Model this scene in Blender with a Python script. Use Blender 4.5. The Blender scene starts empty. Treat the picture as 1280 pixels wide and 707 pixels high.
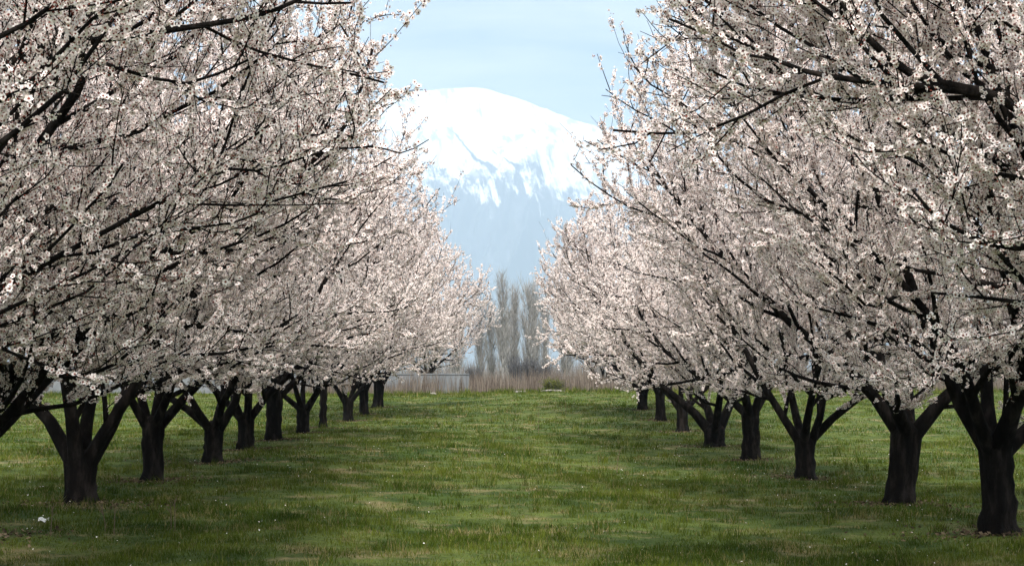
import bpy, math, random
import numpy as np
from mathutils import Vector

S = bpy.context.scene
COL = S.collection
R = math.radians

# ------------------------------------------------------------------ camera, sky, sun, exposure
cam_d = bpy.data.cameras.new('camera')
cam_d.sensor_width = 36.0
cam_d.lens = 54.0
cam_d.clip_start = 0.1
cam_d.clip_end = 60000
cam = bpy.data.objects.new('camera', cam_d)
COL.objects.link(cam)
cam.location = (0, 0, 1.54)
cam.rotation_euler = (R(93.5), 0, R(-0.3))
S.camera = cam

SUN_EL, SUN_AZ = 48.0, 178.0          # azimuth measured from +Y (ahead) towards +X
el, az = R(SUN_EL), R(SUN_AZ)
sun_dir = Vector((math.sin(az) * math.cos(el), math.cos(az) * math.cos(el), math.sin(el)))
sd = bpy.data.lights.new('sun', 'SUN')
sd.energy = 4.6
sd.angle = R(16)
sd.color = (1.0, 0.96, 0.91)
so = bpy.data.objects.new('sun', sd)
COL.objects.link(so)
so.rotation_euler = sun_dir.to_track_quat('Z', 'Y').to_euler()

W = bpy.data.worlds.new('World')
S.world = W
W.use_nodes = True
wt = W.node_tree
wt.nodes.clear()
wn = wt.nodes.new
out = wn('ShaderNodeOutputWorld')
bg = wn('ShaderNodeBackground')
bg.inputs['Strength'].default_value = 0.064
sky = wn('ShaderNodeTexSky')
sky.sky_type = 'NISHITA'
sky.sun_disc = False
sky.sun_elevation = el
sky.sun_rotation = az
sky.air_density = 1.0
sky.dust_density = 1.0
sky.ozone_density = 5.0
tc = wn('ShaderNodeTexCoord')
mp = wn('ShaderNodeMapping')
mp.inputs['Scale'].default_value = (2.2, 2.2, 9.0)
mp.inputs['Location'].default_value = (3.1, 1.7, 0.95)
no = wn('ShaderNodeTexNoise')
no.inputs['Scale'].default_value = 1.6
no.inputs['Detail'].default_value = 7
no.inputs['Roughness'].default_value = 0.55
no.inputs['Distortion'].default_value = 0.3
cr = wn('ShaderNodeValToRGB')
cr.color_ramp.elements[0].position = 0.40
cr.color_ramp.elements[1].position = 0.57
mx = wn('ShaderNodeMix')
mx.data_type = 'RGBA'
L = wt.links.new
L(tc.outputs['Generated'], mp.inputs['Vector'])
L(mp.outputs[0], no.inputs['Vector'])
L(no.outputs['Fac'], cr.inputs[0])
# thin bright cloud deck thickening overhead, out of view, added as fill light
sx = wn('ShaderNodeSeparateXYZ')
L(tc.outputs['Generated'], sx.inputs[0])
mr = wn('ShaderNodeMapRange')
mr.interpolation_type = 'SMOOTHSTEP'
mr.inputs['From Min'].default_value = 0.30
mr.inputs['From Max'].default_value = 0.75
L(sx.outputs[2], mr.inputs['Value'])
n2 = wn('ShaderNodeMath'); n2.operation = 'MULTIPLY_ADD'
L(no.outputs['Fac'], n2.inputs[0]); n2.inputs[1].default_value = 0.9; n2.inputs[2].default_value = 0.4
n3 = wn('ShaderNodeMath'); n3.operation = 'MULTIPLY'; n3.use_clamp = True
L(n2.outputs[0], n3.inputs[0]); L(mr.outputs[0], n3.inputs[1])
n4 = wn('ShaderNodeMath'); n4.operation = 'MAXIMUM'
L(n3.outputs[0], n4.inputs[0]); L(cr.outputs[0], n4.inputs[1])
mc = wn('ShaderNodeMix'); mc.data_type = 'RGBA'
mc.inputs[6].default_value = (7.2, 7.3, 7.5, 1)
mc.inputs[7].default_value = (23.0, 22.7, 22.0, 1)
L(mr.outputs[0], mc.inputs[0])
L(mc.outputs[2], mx.inputs[7])
L(n4.outputs[0], mx.inputs[0])
tint = wn('ShaderNodeMix'); tint.data_type = 'RGBA'; tint.blend_type = 'MULTIPLY'
tint.inputs[0].default_value = 1.0
tint.inputs[7].default_value = (0.95, 0.89, 0.98, 1)
L(sky.outputs[0], tint.inputs[6])
L(tint.outputs[2], mx.inputs[6])
L(mx.outputs[2], bg.inputs['Color'])
L(bg.outputs[0], out.inputs['Surface'])

S.view_settings.view_transform = 'Standard'
S.view_settings.look = 'None'
S.view_settings.gamma = 1.0
S.view_settings.exposure = 1.14
S.view_settings.use_curve_mapping = False
S.cycles.max_bounces = 6
S.cycles.diffuse_bounces = 4
S.cycles.transmission_bounces = 4
S.cycles.volume_bounces = 1
S.cycles.use_denoising = True

# ------------------------------------------------------------------ helpers
def tag(o, label=None, cat=None, group=None, kind=None):
    if label: o['label'] = label
    if cat: o['category'] = cat
    if group: o['group'] = group
    if kind: o['kind'] = kind
    return o

def empty(name, loc):
    o = bpy.data.objects.new(name, None)
    COL.objects.link(o)
    o.location = loc
    o.empty_display_size = 0.3
    return o

def mesh_from(name, V, loops, counts, mats, matidx=None, parent=None, smooth=False, link=True):
    """one mesh object from flat arrays"""
    me = bpy.data.meshes.new(name)
    V = np.asarray(V, dtype=np.float32).reshape(-1, 3)
    loops = np.asarray(loops, dtype=np.int32).ravel()
    counts = np.asarray(counts, dtype=np.int32).ravel()
    me.vertices.add(len(V))
    me.vertices.foreach_set('co', V.ravel())
    me.loops.add(len(loops))
    me.loops.foreach_set('vertex_index', loops)
    me.polygons.add(len(counts))
    st = np.zeros(len(counts), dtype=np.int32)
    st[1:] = np.cumsum(counts)[:-1]
    me.polygons.foreach_set('loop_start', st)
    if matidx is not None:
        me.polygons.foreach_set('material_index', np.asarray(matidx, dtype=np.int32))
    me.polygons.foreach_set('use_smooth', np.full(len(counts), bool(smooth)))
    me.update(calc_edges=True)
    for m in mats:
        me.materials.append(m)
    o = bpy.data.objects.new(name, me)
    COL.objects.link(o)
    if parent is not None:
        o.parent = parent
    return o

def rnd_unit(rng, n):
    v = rng.normal(size=(n, 3))
    return v / np.linalg.norm(v, axis=1, keepdims=True)

def tubes(paths, sides_of):
    """paths: list of (points[n,3], radii[n]); returns V, loops, counts of open tubes closed at the tip"""
    groups = {}
    for P, r in paths:
        groups.setdefault((len(P), sides_of(r[0])), []).append((P, r))
    Vs, Ls, Cs = [], [], []
    base = 0
    for (n, k), lst in groups.items():
        P = np.array([p for p, _ in lst], dtype=np.float64)
        Rr = np.array([r for _, r in lst], dtype=np.float64)
        B = len(lst)
        T = np.gradient(P, axis=1)
        T /= np.linalg.norm(T, axis=2, keepdims=True) + 1e-12
        mean = P[:, -1] - P[:, 0]
        mean /= np.linalg.norm(mean, axis=1, keepdims=True) + 1e-12
        ref = np.where(np.abs(mean[:, 2:3]) < 0.8, np.array([[0, 0, 1.0]]), np.array([[1.0, 0, 0]]))
        X = np.cross(T, ref[:, None, :])
        X /= np.linalg.norm(X, axis=2, keepdims=True) + 1e-12
        Y = np.cross(T, X)
        a = np.arange(k) / k * 2 * np.pi
        V = (P[:, :, None, :] + Rr[:, :, None, None] *
             (X[:, :, None, :] * np.cos(a)[None, None, :, None] + Y[:, :, None, :] * np.sin(a)[None, None, :, None]))
        Vs.append(V.reshape(-1, 3))
        b = np.arange(B)[:, None, None] * (n * k)
        i = np.arange(n - 1)[None, :, None] * k
        j = np.arange(k)[None, None, :]
        j2 = (j + 1) % k
        q = np.stack([b + i + j, b + i + j2, b + i + k + j2, b + i + k + j], axis=-1).reshape(-1, 4) + base
        Ls.append(q.ravel()); Cs.append(np.full(len(q), 4))
        cap = (np.arange(B)[:, None] * (n * k) + (n - 1) * k + np.arange(k)[None, :]) + base
        Ls.append(cap.ravel()); Cs.append(np.full(B, k))
        base += B * n * k
    return np.concatenate(Vs), np.concatenate(Ls), np.concatenate(Cs)

# ------------------------------------------------------------------ materials
def new_mat(name):
    m = bpy.data.materials.new(name)
    m.use_nodes = True
    m.node_tree.nodes.clear()
    return m, m.node_tree.nodes.new, m.node_tree.links.new

def ramp(n, stops):
    c = n('ShaderNodeValToRGB')
    e = c.color_ramp.elements
    while len(e) < len(stops):
        e.new(0.5)
    for x, (p, colr) in zip(e, stops):
        x.position = p
        x.color = (*colr, 1)
    return c

def noise(n, l, vec, scale, detail=4, rough=0.55, mapping=None):
    t = n('ShaderNodeTexNoise')
    t.inputs['Scale'].default_value = scale
    t.inputs['Detail'].default_value = detail
    t.inputs['Roughness'].default_value = rough
    if mapping:
        m = n('ShaderNodeMapping')
        m.inputs['Scale'].default_value = mapping
        l(vec, m.inputs['Vector'])
        vec = m.outputs[0]
    l(vec, t.inputs['Vector'])
    return t.outputs['Fac']

def mixc(n, l, fac, a, b, mode='MIX'):
    m = n('ShaderNodeMix')
    m.data_type = 'RGBA'
    m.blend_type = mode
    for inp, v in ((m.inputs[0], fac), (m.inputs[6], a), (m.inputs[7], b)):
        if isinstance(v, (int, float)):
            inp.default_value = v
        elif isinstance(v, tuple):
            inp.default_value = (*v, 1)
        else:
            l(v, inp)
    return m.outputs[2]

def math_n(n, l, op, a, b, clamp=False):
    m = n('ShaderNodeMath')
    m.operation = op
    m.use_clamp = clamp
    for inp, v in ((m.inputs[0], a), (m.inputs[1], b)):
        if isinstance(v, (int, float)):
            inp.default_value = v
        else:
            l(v, inp)
    return m.outputs[0]

def simple_mat(name, stops, scale=8.0, rough=0.85, bump=0.0, bscale=30.0, mapping=None, island=0.0):
    m, n, l = new_mat(name)
    o = n('ShaderNodeOutputMaterial')
    p = n('ShaderNodeBsdfPrincipled')
    p.inputs['Roughness'].default_value = rough
    p.inputs['Specular IOR Level'].default_value = 0.08
    t = n('ShaderNodeTexCoord')
    f = noise(n, l, t.outputs['Object'], scale, 6, 0.6, mapping)
    if island:
        g = n('ShaderNodeNewGeometry')
        f = math_n(n, l, 'ADD', math_n(n, l, 'MULTIPLY', f, 1 - island), math_n(n, l, 'MULTIPLY', g.outputs['Random Per Island'], island))
    c = ramp(n, stops)
    l(f, c.inputs[0])
    l(c.outputs[0], p.inputs['Base Color'])
    if bump:
        b = n('ShaderNodeBump')
        b.inputs['Strength'].default_value = bump
        b.inputs['Distance'].default_value = 0.03
        l(noise(n, l, t.outputs['Object'], bscale, 5, 0.65, mapping), b.inputs['Height'])
        l(b.outputs[0], p.inputs['Normal'])
    l(p.outputs[0], o.inputs['Surface'])
    return m

def leaf_mat(name, stops, trans=0.35, rough=0.7):
    """thin petals or blades, colour drawn per separate piece, part of the light passing through"""
    m, n, l = new_mat(name)
    o = n('ShaderNodeOutputMaterial')
    g = n('ShaderNodeNewGeometry')
    c = ramp(n, stops)
    l(g.outputs['Random Per Island'], c.inputs[0])
    d = n('ShaderNodeBsdfDiffuse')
    d.inputs['Roughness'].default_value = rough
    tr = n('ShaderNodeBsdfTranslucent')
    mx = n('ShaderNodeMixShader')
    mx.inputs[0].default_value = trans
    l(c.outputs[0], d.inputs['Color'])
    l(c.outputs[0], tr.inputs['Color'])
    l(d.outputs[0], mx.inputs[1])
    l(tr.outputs[0], mx.inputs[2])
    l(mx.outputs[0], o.inputs['Surface'])
    return m

M_BARK = simple_mat('bark', [(0.36, (0.003, 0.0025, 0.0022)), (0.52, (0.008, 0.0064, 0.0055)), (0.68, (0.030, 0.024, 0.021))],
                    scale=9, rough=0.95, bump=1.0, bscale=26, mapping=(1, 1, 0.28))
M_PETAL = leaf_mat('petal', [(0.0, (0.82, 0.70, 0.64)), (0.35, (0.91, 0.835, 0.80)), (1.0, (0.95, 0.91, 0.87))], 0.26)
M_CALYX = leaf_mat('calyx', [(0.0, (0.10, 0.022, 0.016)), (1.0, (0.30, 0.085, 0.06))], 0.1)

# ------------------------------------------------------------------ terrain
PY = [0, 18, 25, 30, 36, 41, 47, 53, 60, 75, 85, 95, 140, 300, 400]
PRZ = [0, 0, -.06, -.06, -.02, .06, .2, .42, .55, .80, .78, .62, .4, 0, 0]
PLZ = [.05, .1, .14, .2, .2, .2, .19, .28, .38, .62, .66, .55, .4, 0, 0]

def ground_z(x, y):
    x = np.asarray(x, dtype=float); y = np.asarray(y, dtype=float)
    w = np.clip((x + 4.0) / 7.0, 0, 1)
    w = w * w * (3 - 2 * w)
    z = (1 - w) * np.interp(y, PY, PLZ) + w * np.interp(y, PY, PRZ)
    near = np.clip((95 - y) / 20, 0, 1)
    z = z + near * (0.025 * np.sin(x * 1.3 + y * 0.7) * np.sin(y * 0.45 - x * 0.6) + 0.015 * np.sin(x * 2.9 - y * 1.7))
    return z

def gz(x, y):
    return float(ground_z(x, y))

def ground_colour(n, l, blades=False):
    """patchy meadow colour in world metres, shared by the soil sheet and the blades"""
    t = n('ShaderNodeNewGeometry')
    pos = t.outputs['Position']
    big = noise(n, l, pos, 0.35, 5, 0.6, (1.0, 0.8, 0.0))
    mid = noise(n, l, pos, 1.7, 4, 0.6, (1.0, 1.0, 0.0))
    dry = noise(n, l, pos, 1.15, 9, 0.75, (0.8, 0.9, 0.0))
    if blades:
        lo, hi, dr = (0.036, 0.058, 0.009), (0.090, 0.114, 0.021), (0.19, 0.165, 0.075)
    else:
        lo, hi, dr = (0.034, 0.055, 0.014), (0.076, 0.102, 0.026), (0.21, 0.165, 0.09)
    c = ramp(n, [(0.38, lo), (0.62, hi)])
    l(mid, c.inputs[0])
    c2 = ramp(n, [(0.36, (0.62, 0.75, 0.6)), (0.62, (1.35, 1.25, 1.15))])
    l(big, c2.inputs[0])
    col = mixc(n, l, 1.0, c.outputs[0], c2.outputs[0], 'MULTIPLY')
    dm = ramp(n, [(0.52, (0, 0, 0)), (0.67, (1, 1, 1))])
    l(dry, dm.inputs[0])
    return col, dm.outputs[0], dr, pos

def make_ground_mat():
    m, n, l = new_mat('meadow_soil')
    o = n('ShaderNodeOutputMaterial')
    p = n('ShaderNodeBsdfPrincipled')
    p.inputs['Roughness'].default_value = 1.0
    p.inputs['Specular IOR Level'].default_value = 0.1
    col, dm, dr, pos = ground_colour(n, l)
    col = mixc(n, l, dm, col, dr)
    fine = noise(n, l, pos, 22, 5, 0.7)
    fr = ramp(n, [(0.3, (0.55, 0.55, 0.55)), (0.7, (1.35, 1.35, 1.3))])
    l(fine, fr.inputs[0])
    col = mixc(n, l, 1.0, col, fr.outputs[0], 'MULTIPLY')
    l(col, p.inputs['Base Color'])
    b = n('ShaderNodeBump')
    b.inputs['Strength'].default_value = 0.8
    b.inputs['Distance'].default_value = 0.05
    l(noise(n, l, pos, 14, 6, 0.7), b.inputs['Height'])
    l(b.outputs[0], p.inputs['Normal'])
    l(p.outputs[0], o.inputs['Surface'])
    return m

def make_blade_mat():
    m, n, l = new_mat('grass_blade')
    o = n('ShaderNodeOutputMaterial')
    col, dm, dr, pos = ground_colour(n, l, True)
    g = n('ShaderNodeNewGeometry')
    rr = g.outputs['Random Per Island']
    # a blade is dry when its own chance falls under the local dryness
    lim = math_n(n, l, 'ADD', math_n(n, l, 'MULTIPLY', dm, 0.75), 0.07)
    isdry = math_n(n, l, 'LESS_THAN', rr, lim)
    var = ramp(n, [(0.0, (0.7, 0.72, 0.65)), (1.0, (1.35, 1.3, 1.15))])
    fr = math_n(n, l, 'FRACT', math_n(n, l, 'MULTIPLY', rr, 37.3), 0)
    l(fr, var.inputs[0])
    col = mixc(n, l, isdry, col, dr)
    col = mixc(n, l, 1.0, col, var.outputs[0], 'MULTIPLY')
    d = n('ShaderNodeBsdfDiffuse')
    tr = n('ShaderNodeBsdfTranslucent')
    mx = n('ShaderNodeMixShader')
    mx.inputs[0].default_value = 0.3
    l(col, d.inputs['Color'])
    l(col, tr.inputs['Color'])
    l(d.outputs[0], mx.inputs[1])
    l(tr.outputs[0], mx.inputs[2])
    l(mx.outputs[0], o.inputs['Surface'])
    return m

def build_ground():
    xs = np.concatenate([[-7500, -4000, -2000, -900, -400, -180, -90, -60], np.arange(-45, 45.1, 0.5), [60, 90, 180, 400, 900, 2000, 4000, 7500]])
    ys = np.concatenate([[-2500, -1000, -300, -80, -20], np.arange(-6, 100.1, 0.5), [115, 140, 180, 240, 320, 450, 700, 1200, 2200, 4000, 7000, 11000, 15800]])
    X, Y = np.meshgrid(xs, ys)
    Z = ground_z(X, Y)
    V = np.stack([X, Y, Z], -1).reshape(-1, 3)
    nx, ny = len(xs), len(ys)
    i = np.arange(ny - 1)[:, None] * nx
    j = np.arange(nx - 1)[None, :]
    q = np.stack([i + j, i + j + 1, i + nx + j + 1, i + nx + j], -1).reshape(-1, 4)
    o = mesh_from('ground', V, q, np.full(len(q), 4), [make_ground_mat()], smooth=True)
    tag(o, 'patchy spring meadow running up the lane between the tree rows', 'ground', kind='structure')

build_ground()

# ------------------------------------------------------------------ mountain
def value_noise(x, y, seed, octaves=6, gain=0.5):
    rng = np.random.default_rng(seed)
    tab = rng.random((256, 256))
    out = np.zeros_like(x); amp = 1.0; tot = 0
    for o in range(octaves):
        xi = np.floor(x).astype(int); yi = np.floor(y).astype(int)
        fx = x - xi; fy = y - yi
        fx = fx * fx * (3 - 2 * fx); fy = fy * fy * (3 - 2 * fy)
        a = tab[xi % 256, yi % 256]; b = tab[(xi + 1) % 256, yi % 256]
        c = tab[xi % 256, (yi + 1) % 256]; d = tab[(xi + 1) % 256, (yi + 1) % 256]
        out += amp * ((a * (1 - fx) + b * fx) * (1 - fy) + (c * (1 - fx) + d * fx) * fy)
        tot += amp; amp *= gain; x = x * 2.03 + 17.3; y = y * 2.03 + 5.7
    return out / tot

def build_mountain():
    xs = np.concatenate([np.linspace(-6500, -1800, 90), np.linspace(-1780, 1780, 360), np.linspace(1800, 6500, 90)])
    ys = np.linspace(9300, 15200, 300)
    X, Y = np.meshgrid(xs, ys)
    # crest height above the plain, read as a gently domed summit falling away to the right
    cx = [-6500, -5200, -3800, -2600, -1700, -812, -530, -344, -187, -62, 62, 312, 562, 812, 1150, 1600, 2200, 3200, 4500, 6500]
    cz = [300, 700, 1250, 1650, 2000, 2226, 2262, 2280, 2276, 2246, 2205, 2112, 2024, 1945, 1830, 1660, 1480, 1050, 700, 250]
    H = np.interp(xs, cx, cz)
    kk = np.ones(15) / 15
    H = np.convolve(np.pad(H, 7, mode='edge'), kk, 'valid')[None, :]
    crest = 12000 + 350 * (value_noise(X / 1500, X * 0 + 3.3, 5, 3) - 0.5)
    D = (crest - Y)
    front = np.clip(D / 2600, 0, 1); back = np.clip(-D / 3000, 0, 1)
    prof = np.where(D > 0, (1 - front) ** 1.25, (1 - back) ** 1.4)
    # spurs and gullies follow the fall line, drifting to one side as they descend
    warp = 300 * (value_noise(X / 700, Y / 900, 9, 4) - 0.5)
    g = value_noise((X + 0.32 * (12000 - Y) + warp) / 330, Y / 1500, 11, 5)
    rid = 1 - np.abs(2 * g - 1)
    fine = value_noise(X / 110, Y / 110, 21, 5)
    env = np.clip(D / 500, 0, 1) * np.clip((2600 - D) / 700, 0, 1)
    Z = H * prof + env * (420 * (rid - 0.65)) + np.clip(0.10 + env, 0, 1) * 90 * (fine - 0.5) * np.clip(prof * 3, 0, 1)
    Z = np.maximum(Z, -2 + 0 * Z) - 1.0
    nx, ny = len(xs), len(ys)
    V = np.stack([X, Y, Z], -1).reshape(-1, 3)
    i = np.arange(ny - 1)[:, None] * nx
    j = np.arange(nx - 1)[None, :]
    q = np.stack([i + j, i + j + 1, i + nx + j + 1, i + nx + j], -1).reshape(-1, 4)
    m, n, l = new_mat('snow_and_rock')
    o = n('ShaderNodeOutputMaterial')
    p = n('ShaderNodeBsdfPrincipled')
    p.inputs['Roughness'].default_value = 0.8
    p.inputs['Specular IOR Level'].default_value = 0.1
    ge = n('ShaderNodeNewGeometry')
    sp = n('ShaderNodeSeparateXYZ')
    l(ge.outputs['Position'], sp.inputs[0])
    # streaks along the fall line
    mpn = n('ShaderNodeMapping')
    mpn.inputs['Rotation'].default_value = (0, 0, R(-24))
    l(ge.outputs['Position'], mpn.inputs['Vector'])
    st = noise(n, l, mpn.outputs[0], 1.0, 6, 0.6, (1 / 60, 1 / 700, 1 / 700))
    bl = noise(n, l, ge.outputs['Position'], 1.0, 10, 0.68, (1 / 420, 1 / 420, 1 / 420))
    h = math_n(n, l, 'ADD', sp.outputs[2], math_n(n, l, 'MULTIPLY', math_n(n, l, 'SUBTRACT', st, 0.5), 900))
    h = math_n(n, l, 'ADD', h, math_n(n, l, 'MULTIPLY', math_n(n, l, 'SUBTRACT', bl, 0.5), 1300))
    fn = noise(n, l, mpn.outputs[0], 1.0, 10, 0.75, (1 / 34, 1 / 90, 1 / 90))
    h = math_n(n, l, 'ADD', h, math_n(n, l, 'MULTIPLY', math_n(n, l, 'SUBTRACT', fn, 0.5), 700))
    # bare rock ribs that cut down across the snow
    for (xa, za, xb, zb, wd, amt) in ((-540, 2010, -130, 1560, 30, 620), (360, 1960, 560, 1790, 20, 480), (-300, 1900, 60, 1560, 18, 380)):
        ln = math.hypot(xb - xa, zb - za)
        nx_, nz_ = -(zb - za) / ln, (xb - xa) / ln
        da = math_n(n, l, 'ADD', math_n(n, l, 'MULTIPLY', sp.outputs[0], nx_), math_n(n, l, 'MULTIPLY', sp.outputs[2], nz_))
        da = math_n(n, l, 'SUBTRACT', da, xa * nx_ + za * nz_)
        da = math_n(n, l, 'ADD', da, math_n(n, l, 'MULTIPLY', math_n(n, l, 'SUBTRACT', bl, 0.5), 130))
        du = math_n(n, l, 'ADD', math_n(n, l, 'MULTIPLY', sp.outputs[0], (xb - xa) / ln / ln), math_n(n, l, 'MULTIPLY', sp.outputs[2], (zb - za) / ln / ln))
        du = math_n(n, l, 'SUBTRACT', du, (xa * (xb - xa) + za * (zb - za)) / ln / ln)
        inside_ = math_n(n, l, 'MULTIPLY', math_n(n, l, 'GREATER_THAN', du, 0.0), math_n(n, l, 'LESS_THAN', du, 1.15))
        wid = math_n(n, l, 'MULTIPLY', math_n(n, l, 'ADD', du, 0.25), wd)
        near_ = math_n(n, l, 'SUBTRACT', 1.0, math_n(n, l, 'DIVIDE', math_n(n, l, 'ABSOLUTE', da, 0), wid), True)
        h = math_n(n, l, 'SUBTRACT', h, math_n(n, l, 'MULTIPLY', math_n(n, l, 'MULTIPLY', near_, inside_), amt))
    hn = math_n(n, l, 'DIVIDE', h, 2400)
    c = ramp(n, [(0.56, (0.10, 0.105, 0.115)), (0.605, (0.74, 0.75, 0.76))])
    l(hn, c.inputs[0])
    # thin bare crests showing through the upper snow
    cf = noise(n, l, mpn.outputs[0], 1.0, 9, 0.7, (1 / 120, 1 / 280, 1 / 280))
    cm = ramp(n, [(0.54, (0, 0, 0)), (0.59, (0.7, 0.7, 0.7))])
    l(cf, cm.inputs[0])
    colr = mixc(n, l, cm.outputs[0], c.outputs[0], (0.16, 0.165, 0.18))
    l(colr, p.inputs['Base Color'])
    l(p.outputs[0], o.inputs['Surface'])
    ob = mesh_from('mountain', V, q, np.full(len(q), 4), [m], smooth=True)
    tag(ob, 'broad snow covered mountain rising pale beyond the end of the lane', 'mountain', kind='structure')

build_mountain()

# ------------------------------------------------------------------ the air
def build_haze():
    x0, x1, y0, y1, z0, z1 = -8000, 8000, -3000, 16500, -4.5, 2500
    V = [(x0, y0, z0), (x1, y0, z0), (x1, y1, z0), (x0, y1, z0), (x0, y0, z1), (x1, y0, z1), (x1, y1, z1), (x0, y1, z1)]
    F = [(0, 3, 2, 1), (4, 5, 6, 7), (0, 1, 5, 4), (1, 2, 6, 5), (2, 3, 7, 6), (3, 0, 4, 7)]
    m, n, l = new_mat('air')
    o = n('ShaderNodeOutputMaterial')
    v = n('ShaderNodeVolumePrincipled')
    v.inputs['Color'].default_value = (0.48, 0.615, 0.765, 1)
    v.inputs['Density'].default_value = 0.00015
    l(v.outputs[0], o.inputs['Volume'])
    ob = mesh_from('haze', V, F, [4] * 6, [m])
    tag(ob, 'pale blue air haze thickening towards the mountain', 'haze', kind='stuff')

build_haze()

# ------------------------------------------------------------------ blossom trees
def rot_about(v, axis, ang):
    c, s = math.cos(ang), math.sin(ang)
    return v * c + np.cross(axis, v) * s + axis * np.dot(axis, v) * (1 - c)

def unit(v):
    return v / (np.linalg.norm(v) + 1e-12)

ENV_Z = [1.15, 1.3, 1.6, 2.2, 3.4, 4.6, 5.5, 6.2, 6.8]
ENV_R = [0.8, 2.6, 3.4, 3.9, 4.15, 3.8, 3.2, 2.2, 0.9]

def env_r(z):
    return float(np.interp(z, ENV_Z, ENV_R))

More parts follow.
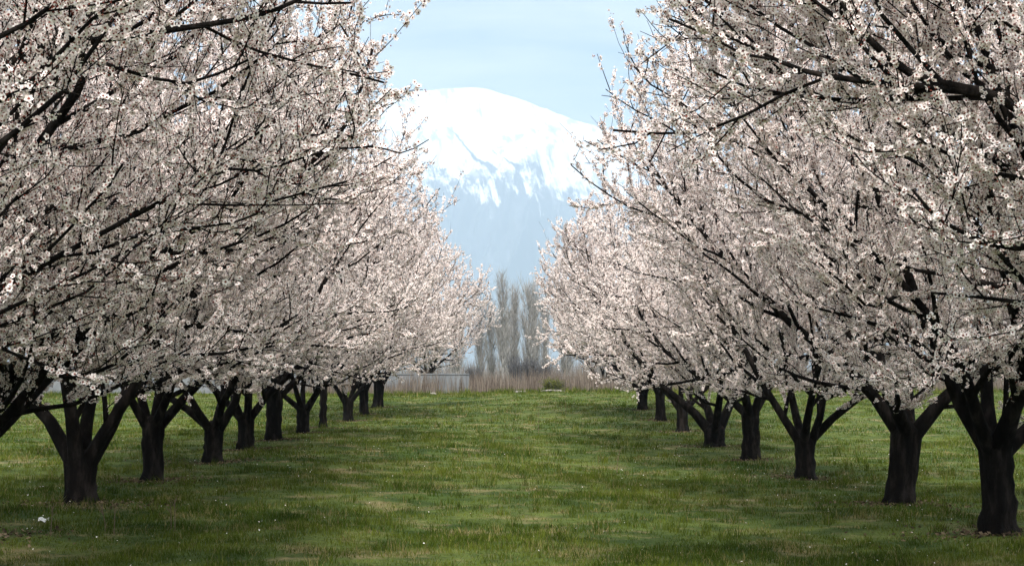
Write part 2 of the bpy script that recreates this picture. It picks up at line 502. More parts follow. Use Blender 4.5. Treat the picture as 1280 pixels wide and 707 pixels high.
class Tree:
    """skeleton of one vase-pruned fruit tree: trunk path, a list of branch paths per limb, flower-bearing paths"""
    def __init__(self, seed, fork=0.9, r=0.18, lean=(0.0, 0.0), azs=None, incl=None, heroes=(), hem=1.2):
        self.rng = np.random.default_rng(seed)
        rng = self.rng
        self.hem = hem
        self.hem_phase = rng.random() * 6.28
        r *= 0.93
        self.limbs = []            # list of list of (P, r, level)
        top = np.array([lean[0], lean[1], fork])
        n = 12
        t = np.linspace(0, 1, n) ** 1.25
        P = np.outer(t, top) + np.c_[rng.normal(0, 0.010, (n, 2)), np.zeros(n)]
        P[0, 2] = -0.25
        rad = r * (1 + 0.20 * (1 - t) ** 4 + 0.05 * t ** 3)
        rad[0] *= 1.05
        # rounded head where the limbs leave
        P = np.vstack([P, top + (0, 0, 0.05), top + (0, 0, 0.10)])
        rad[-1] *= 0.9
        rad = np.append(rad, [r * 0.72, r * 0.35])
        self.trunk = (P, rad)
        if azs is None:
            k = int(rng.integers(4, 6))
            a0 = rng.random() * 360
            azs = [a0 + 360 * i / k + rng.normal(0, 12) for i in range(k)]
        for i, a in enumerate(azs):
            inc = incl[i] if incl else rng.uniform(30, 52)
            a_, i_ = R(a), R(inc)
            d = np.array([math.cos(a_) * math.sin(i_), math.sin(a_) * math.sin(i_), math.cos(i_)])
            store = []
            hd = unit(np.array([d[0], d[1], 0.0]))
            up = (0.05 if i % 2 else 0.0)
            root_pts = []
            for dz, off in ((-0.42, 0.34), (-0.26, 0.40), (-0.12, 0.50)):
                z = max(0.05, fork + dz - up)
                root_pts.append(top * (z / fork) + hd * r * off)
            d0 = unit(d + np.array([0, 0, 0.25]))
            start = top * ((fork - up) / fork) + hd * r * 0.68
            rb = r * rng.uniform(0.50, 0.60)
            self.grow(store, start, d0, rng.uniform(4.2, 5.2), rb, 0.013, 1, pre=(np.array(root_pts), rb * np.array([1.22, 1.22, 1.14])))
            self.limbs.append(store)
        for pts, r0, r1 in heroes:
            store = []
            pts = np.array(pts, dtype=float)
            tt = np.linspace(0, len(pts) - 1, 4 * (len(pts) - 1) + 1)
            Q = np.stack([np.interp(tt, np.arange(len(pts)), pts[:, c]) for c in range(3)], 1)
            for _ in range(2):
                Q[1:-1] = 0.25 * Q[:-2] + 0.5 * Q[1:-1] + 0.25 * Q[2:]
            rr = np.linspace(r0, r1, len(Q))
            store.append((Q, rr, 1))
            self.children(store, Q, rr, 1, bare=0.25)
            self.limbs.append(store)

    def inside(self, p):
        rr = env_r(p[2])
        hem = self.hem + 0.22 * math.sin(3 * math.atan2(p[1], p[0]) + self.hem_phase)
        return p[2] > hem and (p[0] ** 2 + p[1] ** 2) < rr * rr

    def grow(self, store, p, d, length, r0, r1, level, pre=None):
        rng = self.rng
        n = {1: 11, 2: 7, 3: 5, 4: 4}[level]
        step = length / (n - 1)
        pts = [p]
        up = {1: 0.07, 2: 0.10, 3: 0.12, 4: 0.10}[level]
        jit = {1: 0.10, 2: 0.13, 3: 0.16, 4: 0.15}[level]
        for i in range(n - 1):
            d = d + rng.normal(0, jit, 3)
            d[2] += up
            hr = math.hypot(p[0], p[1])
            if level == 1:
                # scaffolds sweep outwards low down, then turn up
                if i < 3:
                    d[2] -= 0.10
            d = unit(d)
            q = p + d * step
            if level >= 2 and not self.inside(q):
                if rng.random() < {2: 0.8, 3: 0.55, 4: 0.2}.get(level, 0.8) or q[2] < 1.0:
                    break
            if level == 1 and (q[2] > 6.3 or (i > 3 and not self.inside(q))):
                break
            p = q
            pts.append(p)
        if len(pts) < 3:
            return
        P = np.array(pts)
        r = r0 + (r1 - r0) * np.linspace(0, 1, len(P)) ** (0.65 if level == 1 else 0.8)
        if pre is not None:
            store.append((np.vstack([pre[0], P]), np.concatenate([pre[1], r]), level))
        else:
            store.append((P, r, level))
        if level < 4:
            self.children(store, P, r, level)

    def children(self, store, P, r, level, bare=None):
        rng = self.rng
        seg = np.linalg.norm(np.diff(P, axis=0), axis=1)
        L = seg.sum()
        cum = np.concatenate([[0], np.cumsum(seg)])
        gap = {1: 0.27, 2: 0.21, 3: 0.15}[level]
        first = {1: 0.42, 2: 0.22, 3: 0.06}[level]
        if bare is not None:
            first = bare
        s = first
        az = rng.random() * 6.28
        while s < L:
            t = s / L
            k = min(int(np.searchsorted(cum, s)) - 1, len(P) - 2)
            k = max(k, 0)
            f = (s - cum[k]) / seg[k]
            p = P[k] * (1 - f) + P[k + 1] * f
            d = unit(P[k + 1] - P[k])
            az += 2.4 + rng.normal(0, 0.4)
            ref = np.array([0, 0, 1.0]) if abs(d[2]) < 0.9 else np.array([1.0, 0, 0])
            x = unit(np.cross(d, ref)); y = np.cross(d, x)
            side = x * math.cos(az) + y * math.sin(az)
            ang = R(rng.uniform(32, 68))
            nd = d * math.cos(ang) + side * math.sin(ang)
            out = np.array([p[0], p[1], 0]); out /= (np.linalg.norm(out) + 0.3)
            if level == 1:
                nd = unit(nd + out * 0.35 + np.array([0, 0, -0.12 if p[2] < 2.6 else 0.15]))
                ln = rng.uniform(1.5, 2.7) * (1 - 0.28 * t)
                self.grow(store, p, nd, ln, max(0.010, min(r[k] * 0.6, 0.036)), 0.008, 2)
            elif level == 2:
                nd = unit(nd + out * 0.12 + np.array([0, 0, 0.18]))
                ln = rng.uniform(0.55, 1.15) * (1 - 0.35 * t)
                self.grow(store, p, nd, ln, 0.0075, 0.0038, 3)
            else:
                nd = unit(nd + np.array([0, 0, 0.35]))
                ln = rng.uniform(0.15, 0.5) * (1 - 0.3 * t)
                if rng.random() < 0.13 and p[2] > 2.0:
                    ln += rng.uniform(0.25, 0.75)
                    nd = unit(nd + np.array([0, 0, 0.9]))
                self.grow(store, p, nd, ln, 0.0042, 0.0022, 4)
            s += gap * rng.uniform(0.65, 1.35)

def sides_of(r0):
    return 12 if r0 > 0.12 else 8 if r0 > 0.03 else 5 if r0 > 0.009 else 3

def flower_template(rng_shift):
    """five broad cupped petals round a dark eye"""
    V, Fc, Mi = [], [], []
    for k in range(5):
        a = 2 * math.pi * k / 5
        ca, sa = math.cos(a), math.sin(a)
        for (rr, tt, z) in ((0.10, 0, 0.0), (0.62, -0.42, 0.16), (1.0, 0, 0.30), (0.62, 0.42, 0.16)):
            V.append((rr * ca - tt * sa, rr * sa + tt * ca, z + 0.02 * (k % 2)))
        b = 4 * k
        Fc.append((b, b + 1, b + 2, b + 3)); Mi.append(0)
    b = len(V)
    for k in range(4):                       # the dark eye, a small cross-section of calyx and stamens
        a = 2 * math.pi * (k + 0.3) / 4
        V.append((0.36 * math.cos(a), 0.36 * math.sin(a), 0.17))
    Fc.append((b, b + 1, b + 2, b + 3)); Mi.append(1)
    b = len(V)
    for k in range(3):                       # calyx behind
        a = 2 * math.pi * k / 3
        V.append((0.34 * math.cos(a), 0.34 * math.sin(a), -0.03))
    V.append((0, 0, -0.40))
    for k in range(3):
        Fc.append((b + k, b + 3, b + (k + 1) % 3)); Mi.append(1)
    return np.array(V), Fc, Mi

FT_V, FT_F, FT_M = flower_template(0)

def scatter_template(V, F, M, pos, nrm, size, rng, cup=None):
    N = len(pos)
    ref = rnd_unit(rng, N)
    X = np.cross(nrm, ref); X /= np.linalg.norm(X, axis=1, keepdims=True) + 1e-9
    Y = np.cross(nrm, X)
    cz = np.ones(N) if cup is None else cup
    cx_ = np.ones(N) if cup is None else np.clip(1.12 - 0.22 * cup, 0.5, 1)
    W_ = pos[:, None, :] + size[:, None, None] * (V[None, :, 0:1] * cx_[:, None, None] * X[:, None, :] + V[None, :, 1:2] * cx_[:, None, None] * Y[:, None, :] + V[None, :, 2:3] * cz[:, None, None] * nrm[:, None, :])
    fl = np.concatenate([np.array(f) for f in F])
    loops = (np.arange(N)[:, None] * len(V) + fl[None, :]).ravel()
    counts = np.tile([len(f) for f in F], N)
    mi = np.tile(M, N)
    return W_.reshape(-1, 3), loops, counts, mi

BUD_V = np.array([(0, 0, -0.3), (0.3, 0, 0.1), (-0.15, 0.26, 0.1), (-0.15, -0.26, 0.1), (0, 0, 0.6)])
BUD_F = [(0, 2, 1), (0, 3, 2), (0, 1, 3), (1, 2, 4), (2, 3, 4), (3, 1, 4)]

def blossoms(tree, N, bud_share, size, rng):
    segA, segB, w = [], [], []
    for st in tree.limbs:
        for P, r, lv in st:
            if lv >= 1:
                a, b = P[:-1], P[1:]
                k = {1: len(a) - 3, 2: 3}.get(lv, 0)
                segA.append(a[k:]); segB.append(b[k:])
                wl = np.linalg.norm(b - a, axis=1)[k:] * {1: 0.9, 2: 0.45, 3: 0.9, 4: 1.0}[lv] * rng.uniform(0.15, 1.85)
                w.append(wl)
    A = np.vstack(segA); B = np.vstack(segB); w = np.concatenate(w)
    # flowers sit in clusters of two to four along the wood
    nc = N // 5
    idx = rng.choice(len(w), nc, p=w / w.sum())
    t = rng.random((nc, 1))
    C = A[idx] * (1 - t) + B[idx] * t
    ax = B[idx] - A[idx]; ax /= np.linalg.norm(ax, axis=1, keepdims=True) + 1e-9
    C = np.repeat(C, 5, axis=0); ax = np.repeat(ax, 5, axis=0)
    n = len(C)
    rd = rnd_unit(rng, n)
    rd -= 0.6 * ax * np.sum(rd * ax, axis=1, keepdims=True)
    rd[:, 2] += 0.12
    rd /= np.linalg.norm(rd, axis=1, keepdims=True)
    pos = C + ax * rng.normal(0, 0.024, (n, 1)) + rd * rng.uniform(0.012, 0.036, (n, 1))
    bud = rng.random(n) < bud_share
    sz = size * rng.uniform(0.62, 1.22, n)
    nb = int(bud.sum())
    V1, L1, C1, M1 = scatter_template(FT_V, FT_F, FT_M, pos[~bud], rd[~bud], sz[~bud], rng, cup=rng.uniform(0.2, 1.7, int((~bud).sum())))
    V2, L2, C2, M2 = scatter_template(BUD_V, BUD_F, [1] * 6, pos[bud], rd[bud], 0.8 * sz[bud], rng)
    return (np.vstack([V1, V2]), np.concatenate([L1, L2 + len(V1)]), np.concatenate([C1, C2]), np.concatenate([M1, M2]))

def trunk_mesh(P, rad, rng, parent, name='trunk', mat=None):
    """lobed trunk with a flared root collar"""
    k = 20
    n = len(P)
    a = np.arange(k) / k * 2 * np.pi
    ph = rng.random(4) * 6.28
    lob = 1 + 0.07 * np.sin(3 * a + ph[0]) + 0.05 * np.sin(5 * a + ph[1])
    V = []
    for i in range(n):
        tw = 0.5 * P[i, 2]
        f = 1 + 0.09 * np.sin(3 * a + ph[0] + tw) + 0.06 * np.sin(5 * a + ph[1] - 2 * tw) + 0.05 * np.sin(2 * a + ph[2] + 5 * P[i, 2]) + rng.normal(0, 0.022, k)
        f = f + 0.19 * np.clip(1 - max(P[i, 2], 0) / 0.16, 0, 1) * (0.5 + 0.5 * np.sin(5 * a + ph[3]))
        V.append(np.c_[P[i, 0] + rad[i] * f * np.cos(a), P[i, 1] + rad[i] * f * np.sin(a), np.full(k, P[i, 2])])
    V = np.vstack(V)
    i = np.arange(n - 1)[:, None] * k
    j = np.arange(k)[None, :]
    q = np.stack([i + j, i + (j + 1) % k, i + k + (j + 1) % k, i + k + j], -1).reshape(-1, 4)
    loops = np.concatenate([q.ravel(), np.arange(k) + (n - 1) * k])
    counts = np.append(np.full(len(q), 4), k)
    return mesh_from(name, V, loops, counts, [mat or M_BARK], parent=parent, smooth=True)

TREE_GROUP = 'blossoming fruit trees of the orchard'

def make_tree(loc, label, seed, N=118000, buds=0.13, size=0.0228, rot=0.0, scale=1.0, **kw):
    root = empty('blossom_tree', loc)
    root.rotation_euler.z = rot
    root.scale = (scale,) * 3
    tag(root, label, 'tree', TREE_GROUP)
    t = Tree(seed, **kw)
    rng = np.random.default_rng(seed + 999)
    trunk_mesh(*t.trunk, rng, root)
    for st in t.limbs:
        V, Lp, C = tubes([(P, r) for P, r, lv in st], sides_of)
        mesh_from('limb', V, Lp, C, [M_BARK], parent=root, smooth=True)
    V, Lp, C, Mi = blossoms(t, N, buds, size, rng)
    mesh_from('crown', V, Lp, C, [M_PETAL, M_CALYX], Mi, parent=root)
    return root

def copy_tree(src, loc, label, rot, scale=1.0):
    c = src.copy()
    COL.objects.link(c)
    c.location = loc
    c.rotation_euler.z = rot
    c.scale = (scale,) * 3 if np.isscalar(scale) else scale
    if label: c['label'] = label
    for ch in src.children:
        d = ch.copy()
        COL.objects.link(d)
        d.parent = c
    return c

XR, XL = 4.8, -4.8
def at(x, y):
    return (x, y, gz(x, y) - 0.01)

# --- right row, from the camera outwards
tR0 = make_tree(at(XR + .1, 9.9), 'closest tree of the right row, its thick bough crossing the upper right corner', 301, hem=1.75,
                heroes=[([(-.1, 0, .9), (-.5, -.2, 1.9), (-1.2, -.3, 2.9), (-1.75, -.3, 3.32), (-2.35, -.3, 3.42), (-2.9, -.3, 4.0), (-3.3, -.2, 4.4)], .062, .010),
                        ([(-1.9, -.3, 3.34), (-2.4, -.3, 3.38), (-3.0, -.3, 3.45), (-3.5, -.3, 3.7)], .032, .008)])
tR1 = make_tree(at(XR, 15.0), 'tree with the thickest black trunk in view, nearest trunk at the right edge', 311, hem=1.2, fork=0.85, r=0.165,
                azs=[165, 215, 100, 20, 290], incl=[40, 46, 30, 42, 45],
                heroes=[([(-.05, -.05, .8), (.15, -.6, 1.6), (-.35, -1.4, 2.5), (-.65, -1.9, 3.2), (-1.05, -2.2, 4.0), (-1.4, -2.3, 4.8)], .085, .012)])
tR2 = make_tree(at(XR, 18.8), 'tree with leaning dark trunk second from the right edge', 321, fork=0.92, r=0.18, lean=(.11, 0),
                azs=[170, 60, 250, 350, 120], incl=[44, 40, 45, 40, 28])
tR3 = make_tree(at(XR, 24.6), 'tree whose trunk splits into slender spreading boughs, third trunk from the right edge', 331, fork=0.62, r=0.155,
                azs=[10, 350, 165, 90, 255], incl=[42, 30, 45, 30, 46])
tR4 = make_tree(at(XR, 30.0), 'tree with straight post like trunk, fourth trunk from the right edge', 341, fork=0.98, r=0.17,
                azs=[20, 160, 100, 250, 320], incl=[50, 52, 30, 44, 40])
tR5 = make_tree(at(XR, 35.1), 'tree on the right with a short trunk forking into a low wide V', 351, fork=0.45, r=0.23,
                azs=[25, 160, 95, 270], incl=[36, 40, 25, 40])
# --- left row
tL0 = make_tree(at(XL, 9.8), 'closest tree of the left row, long thin bough crossing the upper left corner', 401, hem=1.5,
                buds=0.30, size=.0225, heroes=[([(.1, 0, .9), (.8, -.2, 2.0), (1.3, -.3, 3.0), (1.75, -.3, 3.48), (2.5, -.3, 3.58), (3.3, -.3, 3.70), (3.7, -.3, 3.9)], .045, .010),
                                   ([(.1, 0, .9), (.9, .3, 1.7), (1.7, .5, 2.2), (2.4, .6, 2.6), (3.0, .6, 2.9)], .034, .008)])
tL1 = make_tree(at(XL - .1, 14.1), 'tree whose slanting bough enters at the left edge above the grass, trunk hidden', 411, fork=0.8, r=.15, buds=0.2,
                azs=[35, 110, 200, 290, 350], incl=[50, 40, 44, 44, 40],
                heroes=[([(.1, 0, .8), (1.0, -.5, 1.7), (1.9, -.9, 2.5), (2.5, -1.1, 2.85), (3.15, -1.2, 3.15), (3.6, -1.2, 3.6), (3.8, -1.2, 4.3)], .05, .010)])
tL2 = make_tree(at(XL, 17.5), 'tree whose thick trunk opens into a broad V of boughs, leftmost full trunk', 421, hem=1.1, fork=0.52, r=.175, buds=0.15,
                azs=[170, 25, 350, 95, 265], incl=[33, 38, 48, 22, 40])
tL3 = make_tree(at(XL, 21.1), 'tree with a plain straight trunk, second full trunk from the left', 431, hem=1.1, fork=0.80, r=.145,
                azs=[150, 30, 90, 220, 310], incl=[45, 48, 30, 44, 42])
tL4 = make_tree(at(XL, 25.5), 'tree with a wide low fork, third full trunk from the left', 441, hem=1.1, fork=0.62, r=.155,
                azs=[172, 15, 80, 240, 300], incl=[54, 40, 30, 42, 44])
tL5 = make_tree(at(XL, 28.7), 'fourth full trunk from the left, in the left row of trees', 451, hem=1.1, fork=0.62, r=.145,
                azs=[10, 165, 80, 220, 300], incl=[44, 34, 26, 46, 44])

# --- farther trees: copies with their own turn and size
protos = [tR4, tL3, tR2, tL4, tR3, tL5]
far = [
    (0, XL, 32.2, 2.2, 1.0, 'tree with the dark upright trunk, fifth full trunk from the left'),
    (3, XL, 36.9, 0.4, .97, 'sixth full trunk from the left, in the left row of trees'),
    (4, XL, 47.5, 1.4, 1.0, 'tree on the left with curved boughs, just beyond the thin young trunk'),
    (1, XL, 52.7, 4.0, 1.06, 'tree second from the far end of the left row'),
    (2, XL, 58.8, 5.1, 1.10, 'farthest tree of the left row, standing beside the grey wall'),
    (5, XR, 41.4, 2.9, 1.0, 'tree on the right just past the low wide V trunk'),
    (1, XR, 47.3, 1.1, 1.04, 'tree second from the far end of the right row'),
    (3, XR, 53.3, 5.6, 1.08, 'farthest tree of the right row, short trunk above pale grass'),
    (0, -9.0, 91.0, 1.0, 1.12, 'pale blossoming tree standing behind the grey wall beyond the left row'),
    (2, -4.7, 97.0, 3.3, 1.15, 'pale blossoming tree left of the tall bare poplars beyond the field'),
    (5, 6.0, 92.0, 0.3, 1.0, 'pale blossoming tree right of the tall bare poplars behind the green bush'),
    (4, 10.6, 95.0, 2.0, 1.1, 'pale blossoming tree behind the dry brush beyond the right row'),
]
for k, x, y, rz, sc, lab in far:
    copy_tree(protos[k], at(x, y), lab, rz, sc)

# a slim young tree between two old ones
make_tree(at(-4.8, 41.0), 'slim young tree with the thinnest trunk in the left row', 471, N=9000, fork=1.2, r=.10, azs=[40, 160, 280], incl=[24, 26, 24])

# ------------------------------------------------------------------ bare poplars beyond the field
M_POP = simple_mat('poplar_bark', [(0.3, (0.17, 0.163, 0.155)), (0.7, (0.30, 0.288, 0.272))], scale=3, rough=0.9, island=0.7)

def make_poplar(seed, h, spread):
    rng = np.random.default_rng(seed)
    root = empty('bare_poplar', (0, 0, 0))
    n = 10
    t = np.linspace(0, 1, n)
    P = np.c_[rng.normal(0, 0.05, n), rng.normal(0, 0.05, n), t * h]
    P[0] = (0, 0, -0.2)
    V, Lp, C = tubes([(P, 0.11 * (1 - t) + 0.012)], lambda r: 8)
    mesh_from('trunk', V, Lp, C, [M_POP], parent=root, smooth=True)
    paths = []
    for i in range(95):
        f = rng.uniform(0.06, 0.9)
        z = f * h
        a = rng.random() * 6.28
        out_ = spread * (0.35 + 0.65 * math.sin(min(1, f * 1.2 + 0.15) * 2.4)) * rng.uniform(0.5, 1.0)
        ln = h * rng.uniform(0.16, 0.30) * (1.15 - 0.6 * f)
        tt = np.linspace(0, 1, 6)
        Q = np.c_[np.cos(a) * out_ * tt ** 0.6, np.sin(a) * out_ * tt ** 0.6, z + ln * tt]
        Q[1:, :2] += rng.normal(0, 0.05, (5, 2))
        paths.append((Q, 0.034 * (1 - 0.75 * tt) * (1.1 - 0.6 * f)))
        for k in range(20):
            s = rng.uniform(0.15, 1.0)
            b = np.array([np.interp(s, tt, Q[:, c]) for c in range(3)])
            d = unit(np.array([rng.normal(0, 0.42), rng.normal(0, 0.42), 1.0]))
            l2 = rng.uniform(0.5, 1.4)
            u = np.linspace(0, 1, 4)[:, None]
            T = b + d * l2 * u + np.c_[rng.normal(0, 0.03, (4, 2)), np.zeros(4)] * u
            paths.append((T, np.linspace(0.011, 0.004, 4)))
    V, Lp, C = tubes(paths, lambda r: 4 if r > 0.02 else 3)
    mesh_from('crown', V, Lp, C, [M_POP], parent=root)
    tag(root, '', 'tree', 'bare poplars beyond the orchard')
    return root

pops = [make_poplar(71, 11.0, 1.0), make_poplar(72, 10.0, 1.3), make_poplar(73, 11.5, 0.85)]
pop_list = [
    (0, -0.1, 140, 1.00, 'tallest bare grey poplar straight ahead at the end of the lane'),
    (1, 2.3, 142, 1.06, 'bare poplar just right of the tallest one, second in height'),
    (2, 1.0, 146, .92, 'slim bare poplar squeezed between the two tall poplars'),
    (2, 4.0, 150, .92, 'bare poplar at the right end of the visible clump, half behind blossom'),
    (0, -2.3, 152, .95, 'bare poplar at the left end of the clump rising above pale blossom'),
    (1, -4.6, 148, .98, 'lower bare poplar showing its tip over the left far blossom'),
    (1, 6.0, 147, .90, 'bare poplar mostly hidden behind the far right blossom'),
    (0, 3.1, 156, .98, 'bare poplar behind the two tall ones, its tip just right of them'),
    (1, 0.5, 158, .93, 'faint bare poplar behind the tallest, filling the gap beside its trunk'),
    (2, -1.2, 144, .84, 'thin short bare poplar just left of the tallest one'),
]
for i, (k, x, y, sc, lab) in enumerate(pop_list):
    src = pops[k]
    if i in (0, 1, 2):
        o = src
        o.location = (x, y, gz(x, y)); o.scale = (sc * .90,) * 3; o['label'] = lab
    else:
        copy_tree(src, (x, y, gz(x, y)), lab, i * 1.3, (sc * .92, sc * .92, sc * (.80 + .02 * (i % 4))))

# ------------------------------------------------------------------ far edge of the field: wall, brush, shrubs, stones
M_WALL = simple_mat('grey_concrete', [(0.3, (0.12, 0.128, 0.135)), (0.7, (0.19, 0.20, 0.205))], scale=1.2, rough=0.9, bump=0.3, bscale=8)

def boxes_mesh(name, lst, mat, parent=None):
    V, Lp = [], []
    for (x0, x1, y0, y1, z0, z1) in lst:
        b = len(V)
        V += [(x0, y0, z0), (x1, y0, z0), (x1, y1, z0), (x0, y1, z0), (x0, y0, z1), (x1, y0, z1), (x1, y1, z1), (x0, y1, z1)]
        for f in ((0, 3, 2, 1), (4, 5, 6, 7), (0, 1, 5, 4), (1, 2, 6, 5), (2, 3, 7, 6), (3, 0, 4, 7)):
            Lp += [b + k for k in f]
    return mesh_from(name, V, Lp, [4] * (len(Lp) // 4), [mat], parent=parent)

wall = empty('boundary_wall', (-18, 84, 0.55))
tag(wall, 'low pale grey concrete boundary wall behind the far left trunks', 'wall')
W0, W1 = -17.0, 14.3
px = W0
panels, piers = [], []
while px < W1 - 0.1:
    panels.append((px + 0.12, px + 2.9, -.06, .06, -.4, 1.12))
    piers.append((px - 0.12, px + 0.117, -.12, .12, -.4, 1.24))
    px += 3.02
boxes_mesh('panel', panels, M_WALL, wall)
for p_ in piers:
    boxes_mesh('pier', [p_], M_WALL, wall)
boxes_mesh('coping', [(a + .001, b - .001, -.10, .10, 1.122, 1.19) for (a, b, *_r) in panels], M_WALL, wall)

M_BRUSH = leaf_mat('dry_stem', [(0.0, (0.07, 0.055, 0.046)), (0.5, (0.16, 0.128, 0.105)), (1.0, (0.27, 0.225, 0.18))], 0.15)
M_TWIG = simple_mat('grey_twig', [(0.3, (0.06, 0.06, 0.065)), (0.7, (0.13, 0.13, 0.135))], scale=3, island=0.8)

def blades(pos, h, w, lean, rng, seg=2):
    """upright thin tapered blades: two quads-worth of triangle strip each"""
    n = len(pos)
    a = rng.random(n) * 6.283
    dx = np.c_[np.cos(a), np.sin(a), np.zeros(n)]
    b = rng.random(n) * 6.283
    ld = np.c_[np.cos(b), np.sin(b), np.zeros(n)] * (lean * rng.random(n))[:, None]
    up = np.array([0, 0, 1.0])
    base0 = pos - dx * w[:, None] / 2
    base1 = pos + dx * w[:, None] / 2
    m = pos + up * (0.55 * h)[:, None] + ld * (0.35 * h)[:, None]
    m0 = m - dx * w[:, None] * 0.36
    m1 = m + dx * w[:, None] * 0.36
    tip = pos + up * h[:, None] + ld * h[:, None]
    V = np.stack([base0, base1, m1, m0, tip], 1).reshape(-1, 3)
    k = np.arange(n)[:, None] * 5
    Lp = np.concatenate([k + np.array([[0, 1, 2, 3]]), k + np.array([[3, 2, 4]])], 1).ravel()
    C = np.tile([4, 3], n)
    return V, Lp, C

rng = np.random.default_rng(5)
n = 32000
bx_ = rng.uniform(-15, 38, n)
by_ = rng.uniform(80.5, 90, n)
dens = value_noise(bx_ / 1.6, by_ / 3, 31, 3)
dens2 = value_noise(bx_ / 0.7, by_ / 0.9, 33, 3)
keep = (dens * 0.6 + dens2 * 0.4 > 0.40) & (by_ > 80.8 + 3.2 * value_noise(bx_ / 1.1, bx_ * 0 + 2, 35, 3))
keep |= (bx_ < -3.2) & (by_ < 84) & (dens2 > 0.42)
bx_, by_, dens = bx_[keep], by_[keep], dens[keep]
pos = np.c_[bx_, by_, ground_z(bx_, by_) - 0.02]
h = rng.uniform(0.35, 1.2, len(pos)) * (0.25 + 1.5 * dens ** 1.2)
V, Lp, C = blades(pos, h, rng.uniform(0.015, 0.035, len(pos)), 0.35, rng)
tag(mesh_from('dry_brush', V, Lp, C, [M_BRUSH]), 'band of dry brown weeds and reeds along the far edge of the field', 'brush', kind='stuff')

rng = np.random.default_rng(15)
n = 30000
tx = rng.uniform(-75, 80, n); ty = rng.uniform(166, 190, n)
hm = 0.45 + 0.75 * value_noise(tx / 5, ty / 30, 52, 3)
pos = np.c_[tx, ty, ground_z(tx, ty) - 0.05]
V, Lp, C = blades(pos, 4.6 * hm * rng.uniform(0.45, 1.0, n), rng.uniform(0.03, 0.07, n), 0.22, rng)
M_THICK = leaf_mat('thicket_twig', [(0.0, (0.10, 0.092, 0.085)), (0.5, (0.20, 0.185, 0.17)), (1.0, (0.30, 0.275, 0.25))], 0.1)
tag(mesh_from('thicket', V, Lp, C, [M_THICK]), 'far leafless grey brown thicket closing the view behind the poplars', 'thicket', kind='stuff')

def make_shrub(name, loc, h, rad, nst, seed, mat, label, cat, twigs=9, group=None, foliage=None):
    rng = np.random.default_rng(seed)
    root = empty(name, loc)
    tag(root, label, cat, group)
    paths = []
    ends = []
    for i in range(nst):
        a = rng.random() * 6.28
        rr = rad * math.sqrt(rng.random())
        t = np.linspace(0, 1, 5)
        Q = np.c_[np.cos(a) * rr * t ** 0.8, np.sin(a) * rr * t ** 0.8, -0.05 + h * rng.uniform(0.6, 1.0) * t]
        Q[1:, :2] += rng.normal(0, 0.03, (4, 2))
        paths.append((Q, np.linspace(0.018, 0.006, 5)))
        for k in range(twigs):
            s = rng.uniform(0.25, 1)
            b = np.array([np.interp(s, t, Q[:, c]) for c in range(3)])
            d = unit(np.array([rng.normal(0, 0.5), rng.normal(0, 0.5), 0.9]))
            u = np.linspace(0, 1, 3)[:, None]
            T = b + d * rng.uniform(0.2, 0.5) * u
            paths.append((T, np.linspace(0.008, 0.003, 3)))
            ends.append(T)
    V, Lp, C = tubes(paths, lambda r: 4)
    mesh_from('stem', V, Lp, C, [mat], parent=root)
    if foliage:
        E = np.vstack(ends)
        pos = np.repeat(E, 6, axis=0) + rng.normal(0, 0.05, (len(E) * 6, 3))
        nn = rnd_unit(rng, len(pos))
        LV = np.array([(-1, 0, 0), (0, -.4, .1), (1, 0, 0), (0, .4, .1)])
        V, Lp, C, Mi = scatter_template(LV, [(0, 1, 2, 3)], [0], pos, nn, np.full(len(pos), 0.045), rng)
        mesh_from('foliage', V, Lp, C, [foliage], parent=root)
    return root

GS = 'dark leafless shrubs under the poplars'
for i, (x, y, hh, lab) in enumerate([
        (0.75, 92.5, 2.3, 'dark leafless shrub directly under the tall poplar'),
        (1.55, 93.0, 2.2, 'dark leafless shrub second to the right of the poplar trunk'),
        (2.35, 92.6, 1.9, 'lower dark leafless shrub behind the small green bush'),
        (-1.9, 95.0, 1.6, 'thin leafless shrub left of the poplar trunk in the dry weeds')]):
    make_shrub('bare_shrub', at(x, y), hh, 0.6, 85, 800 + i, M_TWIG, lab, 'shrub', group=GS)
M_GBUSH = leaf_mat('bush_leaf', [(0, (0.07, 0.085, 0.02)), (1, (0.17, 0.17, 0.05))], 0.3)
make_shrub('green_bush', at(2.55, 79.6), 0.46, 0.62, 20, 820, M_TWIG, 'small yellow green bush at the foot of the dry brush', 'bush', twigs=7, foliage=M_GBUSH)

M_STONE = simple_mat('pale_stone', [(0.3, (0.15, 0.135, 0.115)), (0.7, (0.26, 0.235, 0.20))], scale=5, bump=0.4, bscale=12)
def make_stone(x, y, sx, sy, sz, seed, label):
    rng = np.random.default_rng(seed)
    import bmesh
    bm = bmesh.new()
    bmesh.ops.create_icosphere(bm, subdivisions=3, radius=1.0)
    ph = rng.random(6) * 6.28
    for v in bm.verts:
        c = v.co
        f = 1 + 0.14 * math.sin(2.6 * c.x + ph[0]) * math.sin(2.2 * c.y + ph[1]) + 0.09 * math.sin(5 * c.z + ph[2] + 3 * c.x) + 0.05 * math.sin(9 * c.y + ph[3])
        v.co = Vector((c.x * sx * f, c.y * sy * f, max(-0.35, c.z) * sz * 0.6 * f))
    me = bpy.data.meshes.new('pale_stone')
    bm.to_mesh(me); bm.free()
    me.materials.append(M_STONE)
    o = bpy.data.objects.new('pale_stone', me)
    COL.objects.link(o)
    o.location = (x, y, gz(x, y) + 0.02)
    o.rotation_euler.z = rng.random() * 6
    tag(o, label, 'stone', 'pale stones along the field edge')

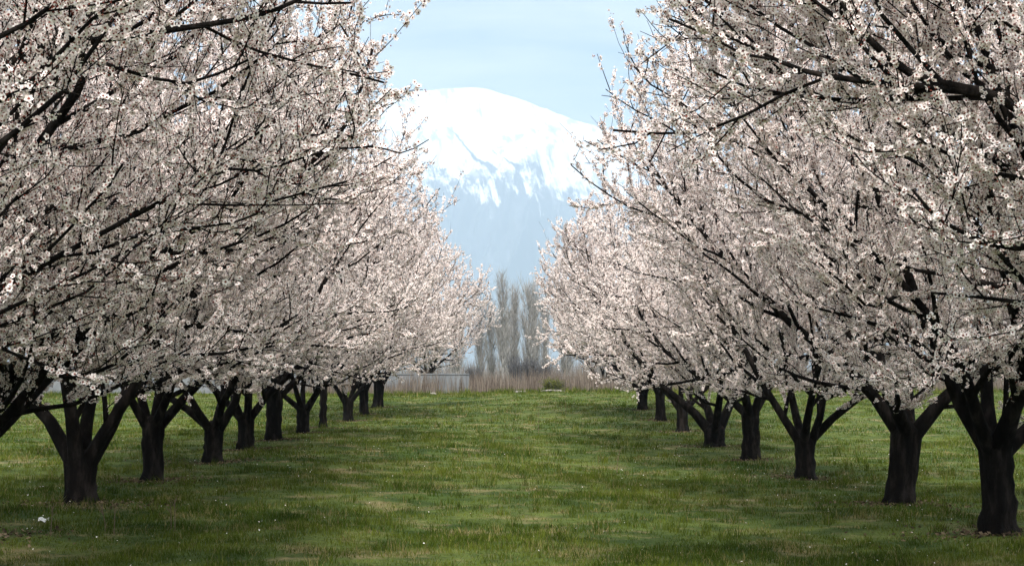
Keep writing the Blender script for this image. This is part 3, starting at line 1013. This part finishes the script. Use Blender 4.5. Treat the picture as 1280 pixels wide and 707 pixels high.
for i, (x, y, sx, sz, lab) in enumerate([
        (-3.6, 78.5, .22, .16, 'pale stone in the grass left of the lane end'),
        (0.75, 78.0, .42, .10, 'long pale stone below the poplar trunk'),
        (2.5, 77.6, .62, .11, 'longest pale stone in front of the small green bush'),
        (6.2, 78.2, .40, .12, 'pale stone near the last trunk of the right row')]):
    make_stone(x, y, sx, sx * 0.7, sz, 60 + i, lab)

# ------------------------------------------------------------------ grass and small things on the ground
BASES = [(o.location.x, o.location.y) for o in COL.objects if o.type == 'EMPTY' and o.get('category') == 'tree' and o.location.y < 62]
rng = np.random.default_rng(77)
def strip(y0, y1, per_m2, hmin, hmax, wmin, wmax):
    hw0 = 0.36 * y1 + 3.0
    n = int(per_m2 * 2 * hw0 * (y1 - y0))
    x = rng.uniform(-hw0, hw0, n)
    y = rng.uniform(y0, y1, n)
    ok = np.abs(x) < 0.36 * y + 3.0
    x, y = x[ok], y[ok]
    cl = value_noise(x / 0.28, y / 0.28, 41, 3) * 0.6 + value_noise(x / 1.4, y / 1.4, 43, 2) * 0.4
    ok = rng.random(len(x)) < np.clip((cl - 0.28) * 2.6, 0.12, 1)
    x, y, cl = x[ok], y[ok], cl[ok]
    pos = np.c_[x, y, ground_z(x, y) - 0.004]
    dmin = np.full(len(x), 9.0)
    for bx0, by0 in BASES:
        dmin = np.minimum(dmin, np.hypot(x - bx0, (y - by0)))
    ok = rng.random(len(x)) < np.clip((dmin - 0.22) / 0.55, 0.12, 1)
    pos, x, cl = pos[ok], x[ok], cl[ok]
    h = rng.uniform(hmin, hmax, len(x)) * (0.25 + 2.2 * cl ** 2)
    return pos, h, rng.uniform(wmin, wmax, len(x))
parts = [strip(8.5, 15, 2000, .02, .06, .004, .008), strip(15, 24, 1000, .02, .065, .005, .010),
         strip(24, 40, 380, .025, .075, .008, .016), strip(40, 80, 80, .03, .09, .02, .03)]
# rough tufts and a ragged fringe along the far edge
def tufts(n, y0, y1, hmin, hmax, wmin, wmax, per, rad):
    y = np.sqrt(rng.uniform(y0 ** 2, y1 ** 2, n))
    x = rng.uniform(-1, 1, n) * (0.36 * y + 3)
    x = np.repeat(x, per) + rng.normal(0, rad, n * per)
    y2 = np.repeat(y, per) + rng.normal(0, rad, n * per)
    hh = np.repeat(rng.uniform(hmin, hmax, n), per) * rng.uniform(0.5, 1.1, n * per)
    return np.c_[x, y2, ground_z(x, y2) - 0.004], hh, rng.uniform(wmin, wmax, n * per)
parts += [tufts(900, 9, 26, .07, .15, .005, .010, 26, .045), tufts(900, 26, 60, .08, .20, .010, .018, 20, .07),
          tufts(700, 72, 81.5, .10, .38, .018, .03, 18, .14)]
pos = np.vstack([p[0] for p in parts]); h = np.concatenate([p[1] for p in parts]); w = np.concatenate([p[2] for p in parts])
V, Lp, C = blades(pos, h, w, 0.9, rng)
tag(mesh_from('grass', V, Lp, C, [make_blade_mat()]), 'short tufted green grass with dry patches covering the orchard floor', 'grass', kind='stuff')

# fallen petals
n = 1700
side = rng.random(n) < 0.5
px_ = np.where(side, XR, XL) + rng.normal(0, 2.4, n)
py_ = rng.uniform(9, 60, n)
pos = np.c_[px_, py_, ground_z(px_, py_) + rng.uniform(0.015, 0.06, n)]
nn = rnd_unit(rng, n); nn[:, 2] = np.abs(nn[:, 2]) + 0.6
nn /= np.linalg.norm(nn, axis=1, keepdims=True)
PV = np.array([(-1, 0, 0), (0, -.75, .15), (1, 0, 0.05), (0, .75, .15)])
V, Lp, C, Mi = scatter_template(PV, [(0, 1, 2, 3)], [0], pos, nn, rng.uniform(0.006, 0.011, n), rng)
tag(mesh_from('fallen_petals', V, Lp, C, [M_PETAL]), 'pale fallen petals scattered over the grass under the trees', 'petals', kind='stuff')

# dead leaves and bits of bark lying round the trunks
lx, ly = [], []
for bx0, by0 in BASES:
    m_ = 420
    rr = 0.16 + np.abs(rng.normal(0, 0.38, m_)); aa = rng.random(m_) * 6.283
    lx.append(bx0 + rr * np.cos(aa) * 1.25); ly.append(by0 + rr * np.sin(aa))
lx = np.concatenate(lx); ly = np.concatenate(ly)
n = len(lx)
pos = np.c_[lx, ly, ground_z(lx, ly) + rng.uniform(0.004, 0.03, n)]
nn = rnd_unit(rng, n); nn[:, 2] = np.abs(nn[:, 2]) + 0.7
nn /= np.linalg.norm(nn, axis=1, keepdims=True)
M_LITTER = leaf_mat('dead_leaf', [(0, (0.05, 0.036, 0.025)), (0.6, (0.12, 0.085, 0.055)), (1, (0.22, 0.17, 0.11))], 0.1)
V, Lp, C, Mi = scatter_template(PV, [(0, 1, 2, 3)], [0], pos, nn, rng.uniform(0.012, 0.028, n), rng)
tag(mesh_from('leaf_litter', V, Lp, C, [M_LITTER]), 'brown dead leaves and bark bits lying round the trunk bases', 'litter', kind='stuff')

# thin dry weed stalks standing in the turf
def make_stalk(x, y, h, seed, label):
    rng = np.random.default_rng(seed)
    t = np.linspace(0, 1, 6)
    Q = np.c_[t ** 2 * rng.normal(0, 0.05), t ** 2 * rng.normal(0, 0.05), -0.03 + (h + .03) * t]
    paths = [(Q, np.linspace(0.0055, 0.003, 6))]
    for k in range(7):
        s = rng.uniform(0.55, 1.0)
        b = np.array([np.interp(s, t, Q[:, c]) for c in range(3)])
        d = unit(np.array([rng.normal(0, 0.6), rng.normal(0, 0.6), 0.9]))
        u = np.linspace(0, 1, 3)[:, None]
        paths.append((b + d * rng.uniform(0.03, 0.08) * u, np.linspace(0.003, 0.0022, 3)))
    V, Lp, C = tubes(paths, lambda r: 5)
    o = mesh_from('dry_stalk', V, Lp, C, [M_STALK])
    o.location = (x, y, gz(x, y))
    tag(o, label, 'weed', 'dry weed stalks standing in the grass')
M_STALK = simple_mat('stalk', [(0.3, (0.10, 0.07, 0.045)), (0.7, (0.2, 0.15, 0.10))], scale=20)
for i, (x, y, hh, lab) in enumerate([
        (-4.15, 14.2, .30, 'thin dark stalk beside the white paper scrap'),
        (-3.75, 14.6, .24, 'short stalk below the leftmost full trunk'),
        (-3.62, 14.4, .28, 'brown stalk right of the short one under the leftmost full trunk'),
        (-3.2, 14.9, .26, 'brown stalk between the first and second left trunks'),
        (-3.12, 14.7, .30, 'taller brown stalk between the first and second left trunks'),
        (1.9, 26.0, .42, 'pale stalk in mid lane in front of the right row'),
        (0.9, 40.0, .55, 'pale tall stalk standing alone far up the lane'),
        (2.0, 50.0, .85, 'tallest pale weed stalk at the far right side of the lane')]):
    make_stalk(x, y, hh, 500 + i, lab)

# scrap of white paper
M_PAPER = simple_mat('white_paper', [(0.3, (0.7, 0.7, 0.68)), (0.7, (0.82, 0.82, 0.8))], scale=6)
k = 9
gx, gy = np.meshgrid(np.linspace(-.05, .05, k), np.linspace(-.035, .035, k))
gzv = 0.012 * np.sin(gx * 90) * np.cos(gy * 110) + 0.25 * np.abs(gx) ** 1.2
top = np.stack([gx, gy, gzv + .003], -1).reshape(-1, 3)
bot = top - np.array([0, 0, .0015])
i = np.arange(k - 1)[:, None] * k; j = np.arange(k - 1)[None, :]
q = np.stack([i + j, i + j + 1, i + k + j + 1, i + k + j], -1).reshape(-1, 4)
sc = mesh_from('paper_scrap', np.vstack([top, bot]), np.concatenate([q.ravel(), (q[:, ::-1] + k * k).ravel()]), [4] * (2 * len(q)), [M_PAPER], smooth=True)
sc.location = (-4.62, 15.55, gz(-4.62, 15.55) + 0.022)
sc.rotation_euler = (R(25), R(8), R(15))
tag(sc, 'small crumpled white scrap of paper in the grass near the leftmost full trunk', 'litter')
